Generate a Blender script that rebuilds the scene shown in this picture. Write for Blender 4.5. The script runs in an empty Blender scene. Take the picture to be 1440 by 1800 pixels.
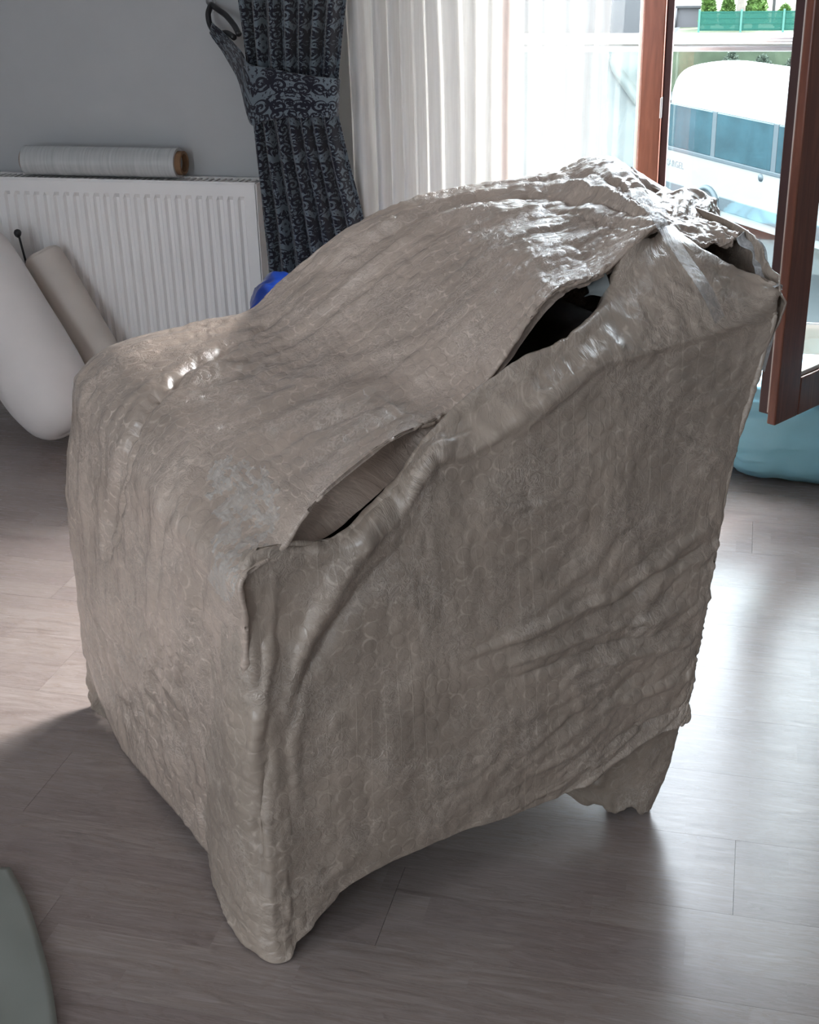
import bpy, bmesh, math, random
import numpy as np
from mathutils import Vector, Matrix

# ------------------------------------------------------------------ camera, world, lights, exposure
sc = bpy.context.scene
COL = sc.collection
F_PX, TILT, ROLL, YAW, EYE = 2314.0, math.radians(24.4), 0.026, math.radians(14.65), 1.5
fh = np.array([-math.sin(YAW), math.cos(YAW), 0.0]); rt = np.array([math.cos(YAW), math.sin(YAW), 0.0])
FWD = fh*math.cos(TILT) + np.array([0, 0, -math.sin(TILT)])
dn = -(fh*math.sin(TILT) + np.array([0, 0, math.cos(TILT)]))
CX = rt*math.cos(ROLL) + dn*math.sin(ROLL)
CY = -rt*math.sin(ROLL) + dn*math.cos(ROLL)
CAM = np.array([0, 0, EYE])
cam_data = bpy.data.cameras.new('camera'); cam = bpy.data.objects.new('camera', cam_data); COL.objects.link(cam)
cam_data.sensor_fit = 'HORIZONTAL'; cam_data.sensor_width = 36.0; cam_data.lens = F_PX/1440*36
cam_data.clip_start = 0.05; cam_data.clip_end = 500
cam.matrix_world = Matrix((( CX[0], -CY[0], -FWD[0], CAM[0]), (CX[1], -CY[1], -FWD[1], CAM[1]), (CX[2], -CY[2], -FWD[2], CAM[2]), (0, 0, 0, 1)))
sc.camera = cam

SKY = 9.0
w = bpy.data.worlds.new('overcast_sky'); sc.world = w; w.use_nodes = True
bg = w.node_tree.nodes['Background']; bg.inputs['Color'].default_value = (0.82, 0.91, 1.0, 1); bg.inputs['Strength'].default_value = SKY

sun_d = bpy.data.lights.new('hazy_sun', 'SUN'); sun = bpy.data.objects.new('hazy_sun', sun_d); COL.objects.link(sun)
sun_d.energy = 29.0; sun_d.angle = math.radians(54); sun_d.color = (1.0, 0.98, 0.965)
SAZ, SEL = math.radians(52), math.radians(33)
sun.rotation_euler = Vector((-math.sin(SAZ)*math.cos(SEL), -math.cos(SAZ)*math.cos(SEL), -math.sin(SEL))).to_track_quat('-Z', 'Y').to_euler()

def portal(name, loc, rot, sx, sy):
    d = bpy.data.lights.new(name, 'AREA'); d.shape = 'RECTANGLE'; d.size = sx; d.size_y = sy; d.energy = 1
    d.cycles.is_portal = True
    o = bpy.data.objects.new(name, d); o.location = loc; o.rotation_euler = rot; COL.objects.link(o)
portal('window_portal', (-0.09, 4.07, 1.25), (math.radians(-90), 0, 0), 1.3, 2.1)
portal('left_fill_portal', (-3.53, -1.85, 1.55), (math.radians(90), 0, math.radians(-90)), 0.9, 1.8)  # portal of the unseen left opening, added for fill
portal('rear_fill_portal', (-1.55, -3.13, 1.55), (math.radians(90), 0, 0), 0.7, 1.8)  # portal of the unseen rear opening, added for fill

sc.view_settings.view_transform = 'Standard'; sc.view_settings.look = 'None'
sc.view_settings.gamma = 1.0; sc.view_settings.use_curve_mapping = False
sc.view_settings.exposure = 0.80
sc.cycles.max_bounces = 12; sc.cycles.diffuse_bounces = 6; sc.cycles.transparent_max_bounces = 24
sc.cycles.use_denoising = True

# ------------------------------------------------------------------ measuring helpers (pixel of the photograph -> point at a stated depth)
def ray(px, py): return (px-720)/F_PX*CX + (py-900)/F_PX*CY + FWD
def on_z(px, py, z=0.0): v = ray(px, py); return CAM + v*((z-EYE)/v[2])
def on_y(px, py, y): v = ray(px, py); return CAM + v*(y/v[1])
def project(P):
    q = np.asarray(P) - CAM; d = q@FWD
    return np.stack([720+F_PX*(q@CX)/d, 900+F_PX*(q@CY)/d], -1)

# ------------------------------------------------------------------ object helpers
def tag(o, label=None, cat=None, group=None, kind=None):
    if label: o['label'] = label
    if cat: o['category'] = cat
    if group: o['group'] = group
    if kind: o['kind'] = kind
    return o
def empty(name, loc=(0, 0, 0), rz=0.0):
    o = bpy.data.objects.new(name, None); o.location = loc; o.rotation_euler = (0, 0, rz); o.empty_display_size = 0.05
    COL.objects.link(o); return o
def link_mesh(name, me, mat, parent=None, smooth=False):
    o = bpy.data.objects.new(name, me); COL.objects.link(o)
    if mat: me.materials.append(mat)
    if smooth:
        me.polygons.foreach_set('use_smooth', [True]*len(me.polygons))
    if parent: o.parent = parent
    return o
def from_bm(name, bm, mat, parent=None, smooth=False):
    me = bpy.data.meshes.new(name); bmesh.ops.recalc_face_normals(bm, faces=bm.faces); bm.to_mesh(me); bm.free()
    return link_mesh(name, me, mat, parent, smooth)
def add_box(bm, x0, x1, y0, y1, z0, z1, bevel=0.0, seg=2):
    v = [bm.verts.new(p) for p in ((x0,y0,z0),(x1,y0,z0),(x1,y1,z0),(x0,y1,z0),(x0,y0,z1),(x1,y0,z1),(x1,y1,z1),(x0,y1,z1))]
    fs = [bm.faces.new([v[i] for i in f]) for f in ((3,2,1,0),(4,5,6,7),(0,1,5,4),(1,2,6,5),(2,3,7,6),(3,0,4,7))]
    if bevel > 0:
        es = list({e for f in fs for e in f.edges})
        bmesh.ops.bevel(bm, geom=es, offset=bevel, segments=seg, affect='EDGES', profile=0.5)
def box(name, x0, x1, y0, y1, z0, z1, mat, parent=None, bevel=0.0, seg=2):
    bm = bmesh.new(); add_box(bm, x0, x1, y0, y1, z0, z1, bevel, seg); return from_bm(name, bm, mat, parent)
def tube_pts(path, radii, n=12, caps=True):
    path = [Vector(p) for p in path]; vs, fs = [], []
    for i, p in enumerate(path):
        t = (path[min(i+1, len(path)-1)] - path[max(i-1, 0)]).normalized()
        a = t.orthogonal().normalized() if abs(t.z) > .9 else t.cross(Vector((0,0,1))).normalized()
        b = t.cross(a).normalized()
        r = radii[i] if hasattr(radii, '__len__') else radii
        for k in range(n):
            an = 2*math.pi*k/n
            vs.append(p + a*math.cos(an)*r + b*math.sin(an)*r)
    for i in range(len(path)-1):
        for k in range(n):
            k2 = (k+1) % n
            fs.append((i*n+k, i*n+k2, (i+1)*n+k2, (i+1)*n+k))
    if caps:
        fs.append(tuple(range(n-1, -1, -1))); fs.append(tuple((len(path)-1)*n+k for k in range(n)))
    return vs, fs
def tube(name, path, radii, mat, parent=None, n=12, caps=True, smooth=True):
    vs, fs = tube_pts(path, radii, n, caps)
    me = bpy.data.meshes.new(name); me.from_pydata([tuple(v) for v in vs], [], fs); me.update()
    return link_mesh(name, me, mat, parent, smooth)
def grid_mesh(name, P, mat, parent=None, uv=None, thickness=0.0, closed=False, keep=None):
    R, C = P.shape[:2]
    idx = np.arange(R*C).reshape(R, C)
    if closed: idx = np.concatenate([idx, idx[:, :1]], 1)
    q = np.stack([idx[:-1, :-1], idx[:-1, 1:], idx[1:, 1:], idx[1:, :-1]], -1)
    if keep is not None: q = q[keep]
    q = q.reshape(-1, 4)
    me = bpy.data.meshes.new(name); n = len(q)
    me.vertices.add(R*C); me.vertices.foreach_set('co', P.reshape(-1).astype(np.float32))
    me.loops.add(n*4); me.loops.foreach_set('vertex_index', q.reshape(-1).astype(np.int32))
    me.polygons.add(n); me.polygons.foreach_set('loop_start', np.arange(0, n*4, 4, dtype=np.int32))
    me.polygons.foreach_set('loop_total', np.full(n, 4, dtype=np.int32))
    me.update(calc_edges=True)
    if uv is not None:
        l = me.uv_layers.new(name='sheet'); l.data.foreach_set('uv', uv.reshape(-1, 2)[q.reshape(-1)].reshape(-1).astype(np.float32))
    me.validate()
    o = link_mesh(name, me, mat, parent, True)
    if thickness:
        m = o.modifiers.new('thickness', 'SOLIDIFY'); m.thickness = thickness; m.offset = -1; m.use_even_offset = False
    return o
def catmull(P, n, axis=0):
    P = np.moveaxis(np.asarray(P, float), axis, 0); k = len(P)
    t = np.linspace(0, k-1, n); i = np.minimum(t.astype(int), k-2); f = (t-i).reshape((-1,)+(1,)*(P.ndim-1))
    Q = np.concatenate([2*P[:1]-P[1:2], P, 2*P[-1:]-P[-2:-1]])
    a, b, c, d = Q[i], Q[i+1], Q[i+2], Q[i+3]
    # centred tangents, gently limited
    m1, m2 = (c-a)*0.5, (d-b)*0.5
    R = (2*f**3-3*f**2+1)*b + (f**3-2*f**2+f)*m1 + (-2*f**3+3*f**2)*c + (f**3-f**2)*m2
    return np.moveaxis(R, 0, axis)
def normals(P):
    du = np.gradient(P, axis=0); dv = np.gradient(P, axis=1)
    n = np.cross(du, dv); n /= np.linalg.norm(n, axis=-1, keepdims=True)+1e-12
    return n
_rng = np.random.RandomState(7); _tab = _rng.rand(256, 256)*2-1
def vnoise(x, y, seed=0):
    x = np.asarray(x)+seed*17.13; y = np.asarray(y)+seed*5.71
    xi = np.floor(x).astype(int); yi = np.floor(y).astype(int); fx = x-xi; fy = y-yi
    fx = fx*fx*fx*(fx*(fx*6-15)+10); fy = fy*fy*fy*(fy*(fy*6-15)+10)
    g = lambda i, j: _tab[i & 255, j & 255]
    return (g(xi, yi)*(1-fx)+g(xi+1, yi)*fx)*(1-fy)+(g(xi, yi+1)*(1-fx)+g(xi+1, yi+1)*fx)*fy
def fbm(x, y, o=4, seed=0):
    s = 0; a = 1.0
    for k in range(o): s = s+a*vnoise(x*2**k, y*2**k, seed+k*3); a *= .5
    return s
def ridged(x, y, o=3, seed=0):
    s = 0; a = 1.0
    for k in range(o): s = s+a*(1-np.abs(vnoise(x*2**k, y*2**k, seed+k*3))*2.0); a *= .5
    return s/1.75
def sstep(a, b, x):
    t = np.clip((x-a)/(b-a), 0, 1); return t*t*(3-2*t)
def seg_dist(pts, line):
    best = np.full(pts.shape[:-1], 1e9); side = np.zeros(pts.shape[:-1]); par = np.zeros(pts.shape[:-1]); L = len(line)-1
    for i in range(L):
        a, b = np.array(line[i], float), np.array(line[i+1], float); ab = b-a
        t = np.clip(((pts-a)@ab)/(ab@ab), 0, 1); d = pts-(a+t[..., None]*ab); dd = np.linalg.norm(d, axis=-1)
        m = dd < best; best = np.where(m, dd, best); side = np.where(m, np.sign(ab[0]*d[..., 1]-ab[1]*d[..., 0]), side); par = np.where(m, (i+t)/L, par)
    return best, side, par

# ------------------------------------------------------------------ materials
class N:
    def __init__(s, name):
        s.m = bpy.data.materials.new(name); s.m.use_nodes = True; s.t = s.m.node_tree; s.t.nodes.clear()
        s.out = s.t.nodes.new('ShaderNodeOutputMaterial')
    def n(s, typ, _in=None, **kw):
        o = s.t.nodes.new('ShaderNode'+typ)
        for k, v in kw.items(): setattr(o, k, v)
        for k, v in (_in or {}).items(): s.set(o.inputs[k], v)
        return o
    def set(s, sock, v):
        if isinstance(v, bpy.types.NodeSocket): s.t.links.new(v, sock)
        else:
            if isinstance(v, tuple) and len(v) == 3 and sock.type == 'RGBA': v = v+(1,)
            sock.default_value = v
    def math(s, op, a, b=0.0, c=0.0, clamp=False):
        o = s.n('Math', operation=op); o.use_clamp = clamp
        s.set(o.inputs[0], a); s.set(o.inputs[1], b); s.set(o.inputs[2], c); return o.outputs[0]
    def ramp(s, fac, stops, interp='LINEAR'):
        o = s.n('ValToRGB'); o.color_ramp.interpolation = interp; e = o.color_ramp.elements
        while len(e) < len(stops): e.new(0.5)
        for i, (p, c) in enumerate(stops): e[i].position = p; e[i].color = (c+(1,)) if isinstance(c, tuple) else (c, c, c, 1)
        s.set(o.inputs[0], fac); return o.outputs[0]
    def mix(s, fac, a, b, typ='MIX'):
        o = s.n('MixRGB', blend_type=typ); s.set(o.inputs[0], fac); s.set(o.inputs[1], a); s.set(o.inputs[2], b); return o.outputs[0]
    def noise(s, vec, scale, detail=4, rough=.55, dist=0.0, out='Fac'):
        o = s.n('TexNoise', {'Scale': scale, 'Detail': detail, 'Roughness': rough, 'Distortion': dist})
        if vec is not None: s.set(o.inputs['Vector'], vec)
        return o.outputs[out]
    def bump(s, h, strength=.3, dist=.01, normal=None):
        o = s.n('Bump', {'Height': h, 'Strength': strength, 'Distance': dist})
        if normal is not None: s.set(o.inputs['Normal'], normal)
        return o.outputs[0]
    def done(s, shader):
        s.t.links.new(shader, s.out.inputs['Surface']); return s.m
    def pbsdf(s, **kw):
        o = s.n('BsdfPrincipled')
        for k, v in kw.items(): s.set(o.inputs[k.replace('_', ' ')], v)
        return o.outputs[0]
def plain(name, col, rough=.5, metal=0.0, spec=.5, var=0.06, scale=6.0, coat=0.0, bump=0.0, bscale=60.0):
    a = N(name); g = a.n('TexCoord').outputs['Object']
    nz = a.noise(g, scale, 5)
    lo = tuple(c*(1-var) for c in col); hi = tuple(min(1, c*(1+var)) for c in col)
    c = a.ramp(nz, [(.3, lo), (.7, hi)])
    kw = dict(Base_Color=c, Roughness=rough, Metallic=metal, Specular_IOR_Level=spec, Coat_Weight=coat)
    if bump: kw['Normal'] = a.bump(a.noise(g, bscale, 6), bump, .004)
    return a.done(a.pbsdf(**kw))

M = {}
M['wall'] = plain('grey_wall_paint', (.43, .435, .44), .85, var=.03, bump=.05, bscale=150)
M['ceiling'] = plain('white_ceiling_paint', (.84, .84, .84), .9, var=.02)
M['white_metal'] = plain('white_enamel', (.82, .80, .79), .35, var=.02)
M['dark_gap'] = plain('dark_steel', (.06, .06, .065), .5)
M['chrome'] = plain('brushed_steel', (.6, .6, .62), .28, metal=1.0, var=.04)
M['black'] = plain('black_plastic', (.012, .012, .014), .4)
M['card'] = plain('brown_cardboard', (.20, .11, .055), .8, var=.15, scale=20)
M['wood_dark'] = plain('dark_stained_leg', (.035, .022, .016), .4, var=.2, scale=20)
M['uphol'] = plain('dark_brown_upholstery', (.040, .026, .020), .6, var=.2, scale=15, bump=.2)
M['white_trim'] = plain('white_sill_paint', (.72, .71, .70), .5, var=.02)
M['rubber'] = plain('dark_rubber', (.03, .03, .032), .7)
M['gasket'] = plain('pale_gasket', (.60, .55, .50), .5)

def wood_frame():
    a = N('reddish_brown_window_wood'); g = a.n('TexCoord').outputs['Object']
    mp = a.n('Mapping', {'Scale': (14, 14, 1.2), 'Vector': g}).outputs[0]
    nz = a.noise(mp, 3.0, 7, .62, 1.2)
    c = a.ramp(nz, [(.25, (.115, .030, .016)), (.5, (.175, .052, .028)), (.75, (.235, .080, .045))])
    return a.done(a.pbsdf(Base_Color=c, Roughness=.38, Coat_Weight=.25, Coat_Roughness=.2, Normal=a.bump(nz, .08, .003)))
M['wood'] = wood_frame()
M['wood_edge'] = plain('shaded_reddish_edge', (.06, .025, .024), .45, var=.15)  # darker wood colour holds the shade of the rebated edges

def laminate():
    a = N('greyed_oak_laminate'); g = a.n('TexCoord').outputs['Object']
    # every plank object carries its own board; the print shows three strips of staves per board
    oi = a.n('ObjectInfo').outputs['Random']
    sep = a.n('SeparateXYZ', {'Vector': g})
    x, y = sep.outputs[0], sep.outputs[1]
    strip = a.math('FLOOR', a.math('MULTIPLY', a.math('ADD', y, 0.0975), 1/.065))
    off = a.math('ADD', a.math('MULTIPLY', strip, .37), a.math('MULTIPLY', oi, 7.0))
    stave = a.math('FLOOR', a.math('ADD', a.math('MULTIPLY', x, 1/.42), off))
    idv = a.n('CombineXYZ', {'X': stave, 'Y': strip, 'Z': a.math('MULTIPLY', oi, 91.0)}).outputs[0]
    wn = a.n('TexWhiteNoise', {'Vector': idv}, noise_dimensions='3D').outputs['Value']
    sh = a.n('CombineXYZ', {'X': a.math('MULTIPLY', wn, 13.0), 'Y': a.math('MULTIPLY', wn, 31.0), 'Z': a.math('MULTIPLY', oi, 50.0)}).outputs[0]
    vec = a.n('VectorMath', {0: g, 1: sh}, operation='ADD').outputs[0]
    mp = a.n('Mapping', {'Scale': (1.3, 16, 1), 'Vector': vec}).outputs[0]
    grain = a.noise(mp, 5.5, 9, .66, 1.6)
    mp2 = a.n('Mapping', {'Scale': (1.2, 6.5, 1), 'Vector': vec}).outputs[0]
    big = a.noise(mp2, 1.6, 3, .5, 2.2)
    rings = a.math('FRACT', a.math('MULTIPLY', big, 9.0))
    c = a.ramp(grain, [(.28, (.205, .160, .142)), (.5, (.300, .250, .232)), (.72, (.365, .31, .29))])
    c = a.mix(a.math('MULTIPLY', a.ramp(rings, [(0, 0.0), (.5, .0), (.9, 1.0), (1, 0.0)]), .22), c, (.22, .155, .12))
    tint = a.ramp(wn, [(0, (.90, .87, .87)), (.5, (1, .98, .97)), (1, (1.06, 1.05, 1.04))])
    c = a.mix(1.0, c, tint, 'MULTIPLY')
    rough = a.ramp(grain, [(.3, .30), (.7, .22)])
    return a.done(a.pbsdf(Base_Color=c, Roughness=rough, Specular_IOR_Level=.55, Normal=a.bump(grain, .05, .002)))
M['floor'] = laminate()

def wrap_mat(name, base, bub=1.0, crink=1.0, gloss=.5, milk_glint=.5):
    a = N(name); uv = a.n('UVMap', uv_map='sheet').outputs[0]
    vor = a.n('TexVoronoi', {'Vector': uv, 'Scale': 37.0, 'Randomness': .45}, voronoi_dimensions='2D', feature='F1').outputs['Distance']
    dome = a.ramp(vor, [(0, 1.0), (.36, .9), (.47, .25), (.56, 0.0)], 'EASE')
    ring = a.ramp(vor, [(.38, 0.0), (.45, 1.0), (.50, 1.0), (.57, 0.0)])
    patch = a.ramp(a.noise(uv, 7.0, 3), [(.40, 0.0), (.62, 1.0)])
    arc = a.ramp(a.noise(uv, 55.0, 2), [(.48, 0.0), (.60, 1.0)])
    mus = a.noise(uv, 26.0, 8, .62, .8)
    wv = a.n('TexNoise', {'Vector': uv, 'Scale': 60.0, 'Detail': 5.0, 'Roughness': .6, 'Distortion': 1.5}).outputs['Fac']
    cr = a.math('SUBTRACT', 1.0, a.math('MULTIPLY', a.math('ABSOLUTE', a.math('SUBTRACT', wv, .5)), 11.0), clamp=True)
    crp = a.ramp(a.noise(uv, 9.0, 3, .5), [(.42, 0.0), (.66, 1.0)])
    crk = a.math('MULTIPLY', cr, crp)
    sep = a.n('SeparateXYZ', {'Vector': uv}); fr = a.math('FRACT', a.math('MULTIPLY', sep.outputs[0], 1/.0245))
    line = a.ramp(fr, [(0, 1.0), (.07, 0.0), (.93, 0.0), (1, 1.0)])
    linep = a.ramp(a.noise(uv, 4.2, 2), [(.45, 0.0), (.6, 1.0)])
    tone = a.noise(uv, 5.0, 6, .6, .6)
    lo = tuple(c*.80 for c in base); hi = tuple(min(1, c*1.18) for c in base)
    c = a.ramp(tone, [(.3, lo), (.7, hi)])
    pale = tuple(min(1, x*1.5+.10) for x in base)  # milky bubble welds, plus rim and crinkle highlights painted into the colour
    rp = a.math('MULTIPLY', a.math('MULTIPLY', ring, arc), a.math('ADD', a.math('MULTIPLY', patch, .7), .3))
    c = a.mix(a.math('MULTIPLY', rp, .75*milk_glint), c, pale)
    c = a.mix(a.math('MULTIPLY', crk, .75*milk_glint*crink), c, pale)
    c = a.mix(a.math('MULTIPLY', a.math('MULTIPLY', line, linep), .35*milk_glint), c, pale)
    h = a.math('ADD', a.math('MULTIPLY', dome, .20*bub), a.math('MULTIPLY', mus, .75*crink))
    h = a.math('ADD', h, a.math('MULTIPLY', crk, .30*crink))
    h = a.math('ADD', h, a.math('MULTIPLY', a.math('MULTIPLY', line, linep), .10))
    nrm = a.bump(h, .60, .0055)
    rgh = a.ramp(a.noise(uv, 40, 3), [(.3, .42), (.7, .28)])
    return a.done(a.pbsdf(Base_Color=c, Roughness=rgh, Specular_IOR_Level=.5, Coat_Weight=gloss, Coat_Roughness=.13, Coat_IOR=1.5, Normal=nrm, Coat_Normal=nrm))
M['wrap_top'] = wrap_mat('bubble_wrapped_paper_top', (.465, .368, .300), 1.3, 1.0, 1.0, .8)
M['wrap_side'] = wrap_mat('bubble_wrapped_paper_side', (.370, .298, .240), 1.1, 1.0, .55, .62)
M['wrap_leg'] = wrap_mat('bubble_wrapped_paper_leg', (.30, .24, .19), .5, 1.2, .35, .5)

def clear_film(name, tint=(1, 1, 1), alpha=.45, crk=.8, col=(.75, .77, .80)):
    a = N(name); g = a.n('TexCoord').outputs['Object']
    h = a.noise(g, 60, 7, .65, 1.0)
    nrm = a.bump(h, crk, .01)
    p = a.pbsdf(Base_Color=col, Roughness=.12, Specular_IOR_Level=.8, Normal=nrm)
    tr = a.n('BsdfTransparent', {'Color': tint}).outputs[0]
    hz = a.ramp(h, [(.35, alpha*.6), (.7, min(1, alpha*1.5))])
    return a.done(a.n('MixShader', {0: hz, 1: tr, 2: p}).outputs[0])
M['tape'] = clear_film('clear_packing_tape', alpha=.22, crk=.2, col=(.55, .56, .57))
M['film'] = clear_film('clear_crinkled_film', alpha=.36, crk=.5, col=(.84, .79, .73))
M['film_white'] = clear_film('milky_film_edge', alpha=.75, crk=.6, col=(.72, .73, .74))

def glass(name, tint=(.97, .99, .98), refl=.06):
    a = N(name); fc = a.n('LayerWeight', {'Blend': .5}).outputs['Facing']; fr = a.math('ADD', .03, a.math('MULTIPLY', a.math('POWER', fc, 5.0), .9))
    tr = a.n('BsdfTransparent', {'Color': tint}).outputs[0]
    gl = a.n('BsdfGlossy', {'Color': (1, 1, 1), 'Roughness': .01}).outputs[0]
    return a.done(a.n('MixShader', {0: fr, 1: tr, 2: gl}).outputs[0])
M['glass'] = glass('window_glass')
M['rail_glass'] = glass('railing_glass', (.90, .96, .95))

def sheer():
    a = N('white_voile'); g = a.n('TexCoord').outputs['Object']
    nz = a.noise(a.n('Mapping', {'Scale': (60, 60, 2), 'Vector': g}).outputs[0], 3.0, 4)
    col = a.ramp(nz, [(.3, (.80, .77, .74)), (.7, (.88, .86, .84))])
    df = a.n('BsdfDiffuse', {'Color': col}).outputs[0]; tl = a.n('BsdfTranslucent', {'Color': col}).outputs[0]
    mx = a.n('MixShader', {0: .10, 1: df, 2: tl}).outputs[0]
    tr = a.n('BsdfTransparent').outputs[0]
    return a.done(a.n('MixShader', {0: .66, 1: tr, 2: mx}).outputs[0])
M['sheer'] = sheer()

def damask():
    a = N('navy_damask_on_slate_cloth'); uv = a.n('UVMap', uv_map='sheet').outputs[0]
    s = a.n('SeparateXYZ', {'Vector': uv}); x, y = s.outputs[0], s.outputs[1]
    def scroll(px_, py_, ox, oy, k, rad, turn):
        cx = a.math('SUBTRACT', a.math('PINGPONG', a.math('ADD', x, ox), px_), px_*.5)
        cy = a.math('SUBTRACT', a.math('PINGPONG', a.math('ADD', y, oy+10), py_), py_*.5)
        r = a.math('SQRT', a.math('ADD', a.math('MULTIPLY', cx, cx), a.math('MULTIPLY', cy, cy)))
        th = a.math('ARCTAN2', cy, cx)
        sp = a.math('SINE', a.math('ADD', a.math('MULTIPLY', th, turn), a.math('MULTIPLY', r, k)))
        on = a.math('MULTIPLY', a.math('GREATER_THAN', sp, -.05), a.math('LESS_THAN', r, rad))
        return on
    mx = a.math('PINGPONG', x, .075); my = a.math('PINGPONG', a.math('ADD', y, 10), .13)
    v = a.n('CombineXYZ', {'X': mx, 'Y': a.math('ADD', my, a.math('MULTIPLY', mx, .35)), 'Z': 1.7}).outputs[0]
    field = a.noise(v, 17.0, 2, .5, .6); fine = a.noise(v, 62.0, 3, .55, 1.6)
    body = a.math('GREATER_THAN', field, .47)
    s1 = scroll(.0375, .052, 0, 0, 520.0, .0185, 1.0); s2 = scroll(.025, .0325, .011, .02, 640.0, .0115, 2.0)
    pat = a.math('MAXIMUM', s1, a.math('MULTIPLY', s2, body))
    pat = a.math('MAXIMUM', pat, a.math('MULTIPLY', body, a.math('GREATER_THAN', fine, .50)))
    pat = a.math('MAXIMUM', pat, a.math('GREATER_THAN', fine, .60))
    weave = a.noise(uv, 500, 2)
    c = a.mix(pat, a.ramp(weave, [(.3, (.10, .125, .15)), (.7, (.14, .17, .195))]), (.010, .010, .018))
    r = a.math('SUBTRACT', .75, a.math('MULTIPLY', pat, -.15))
    return a.done(a.pbsdf(Base_Color=c, Roughness=r, Sheen_Weight=.25, Specular_IOR_Level=.25, Normal=a.bump(pat, .3, .002)))
M['damask'] = damask()

# ================================================================== THE ROOM
RX0, RX1, RY0, WY, CEIL = -3.4, 2.6, -3.0, 3.92, 2.65
OX0, OX1, OZ0, OZ1 = -0.74, 0.55, 0.20, 2.30        # window opening in the far wall
floor = box('floor', RX0-.1, RX1+.1, RY0-.1, WY+.16, -.12, -.012, M['rubber']); tag(floor, kind='structure')
# laminate boards laid along the window wall
PW, PL = .195, 1.285
bm = bmesh.new(); add_box(bm, 0, PL-.0006, -PW/2+.0002, PW/2-.0002, -.0118, 0)
me = bpy.data.meshes.new('plank'); bmesh.ops.recalc_face_normals(bm, faces=bm.faces); bm.to_mesh(me); bm.free(); me.materials.append(M['floor'])
random.seed(3); y = WY-.02-PW/2; row = 0
cut_cache = {}
def plank_mesh(L):
    k = round(L, 2)
    if k not in cut_cache:
        b = bmesh.new(); add_box(b, 0, L-.0006, -PW/2+.0002, PW/2-.0002, -.0118, 0)
        m_ = bpy.data.meshes.new('plank'); bmesh.ops.recalc_face_normals(b, faces=b.faces); b.to_mesh(m_); b.free(); m_.materials.append(M['floor'])
        cut_cache[k] = m_
    return cut_cache[k]
while y > RY0:
    x = RX0-((row*.43) % 1.0)*PL
    while x < RX1:
        x0, x1 = max(x, RX0+.005), min(x+PL, RX1-.005)
        if x1-x0 > .03:
            p = bpy.data.objects.new('plank', me if x1-x0 > PL-.002 else plank_mesh(x1-x0)); COL.objects.link(p); p.parent = floor
            p.location = (x0, y, 0)
        x += PL
    y -= PW; row += 1

def wall_with_hole(name, axis_x0, axis_x1, y0, y1, z1, hx0, hx1, hz0, hz1, mat):
    bm = bmesh.new()
    add_box(bm, axis_x0, hx0, y0, y1, 0, z1); add_box(bm, hx1, axis_x1, y0, y1, 0, z1)
    add_box(bm, hx0, hx1, y0, y1, 0, hz0); add_box(bm, hx0, hx1, y0, y1, hz1, z1)
    return tag(from_bm(name, bm, mat), kind='structure')
wall_with_hole('wall_far', RX0, RX1, WY, WY+.16, CEIL, OX0, OX1, OZ0, OZ1, M['wall'])
wall_with_hole('wall_rear', RX0, RX1, RY0-.16, RY0, CEIL, -1.9, -1.2, .65, 2.45, M['wall'])  # unseen rear opening added to let in fill light
bm = bmesh.new()          # unseen opening added in the left wall as fill light, behind the photographer
add_box(bm, RX0-.16, RX0, RY0-.16, -2.3, 0, CEIL); add_box(bm, RX0-.16, RX0, -1.4, WY+.16, 0, CEIL)
add_box(bm, RX0-.16, RX0, -2.3, -1.4, 0, .65); add_box(bm, RX0-.16, RX0, -2.3, -1.4, 2.45, CEIL)
tag(from_bm('wall_left', bm, M['wall']), kind='structure')
tag(box('wall_right', RX1, RX1+.16, RY0-.16, WY+.16, 0, CEIL, M['wall']), kind='structure')
tag(box('ceiling', RX0-.16, RX1+.16, RY0-.16, WY+.16, CEIL, CEIL+.15, M['ceiling']), kind='structure')
tag(box('baseboard_far', RX0, -.80, WY-.014, WY, 0.001, .075, M['white_trim'], bevel=.004), kind='structure')

# window_1: fixed wooden frame, post, sill and the fixed pane behind the voile
win = empty('window_1', (0, 0, 0)); tag(win, kind='structure')
fy0, fy1 = WY+.015, WY+.085
box('frame_head', OX0, OX1, fy0, fy1, OZ1-.06, OZ1, M['wood'], win, .004)
box('frame_jamb', OX0, OX0+.05, fy0, fy1, OZ0, OZ1-.06, M['wood'], win, .004)
box('frame_jamb', OX1-.05, OX1, fy0, fy1, OZ0, OZ1-.06, M['wood'], win, .004)
post = box('post', -.322, -.258, fy0-.005, fy1, OZ0+.055, OZ1-.06, M['wood'], win, .005)
box('post_rebate', -.258, -.238, fy0+.022, fy1, OZ0+.055, OZ1-.06, M['wood_edge'], win, .002)
box('post_lip', -.331, -.322, fy0+.01, fy1-.01, OZ0+.055, OZ1-.06, M['gasket'], win, .002)
box('strike_plate', -.262, -.2565, fy0-.008, fy0+.012, .955, 1.012, M['chrome'], win, .001)
box('frame_sill', OX0, OX1, fy0, fy1, OZ0, OZ0+.055, M['wood'], win, .004)
box('sill_board', OX0-.03, OX1+.03, WY-.03, WY+.012, OZ0-.022, OZ0+.004, M['white_trim'], win, .004)
box('pane', OX0+.05, -.331, WY+.046, WY+.052, OZ0+.055, OZ1-.06, M['glass'], win)

# window_2: the sash that stands open into the room
hx, hy = .488, WY+.03
wl = .737; ang = math.atan2(-math.cos(math.radians(32.7)), -math.sin(math.radians(32.7)))
sash = empty('window_2', (hx, hy, 0), ang); tag(sash, kind='structure')   # local +x runs from hinge to free stile
SB, ST, SW, TH = .275, 2.22, .108, .058
def s_box(n, *a, **k): return box(n, *a, parent=sash, **k)
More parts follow.
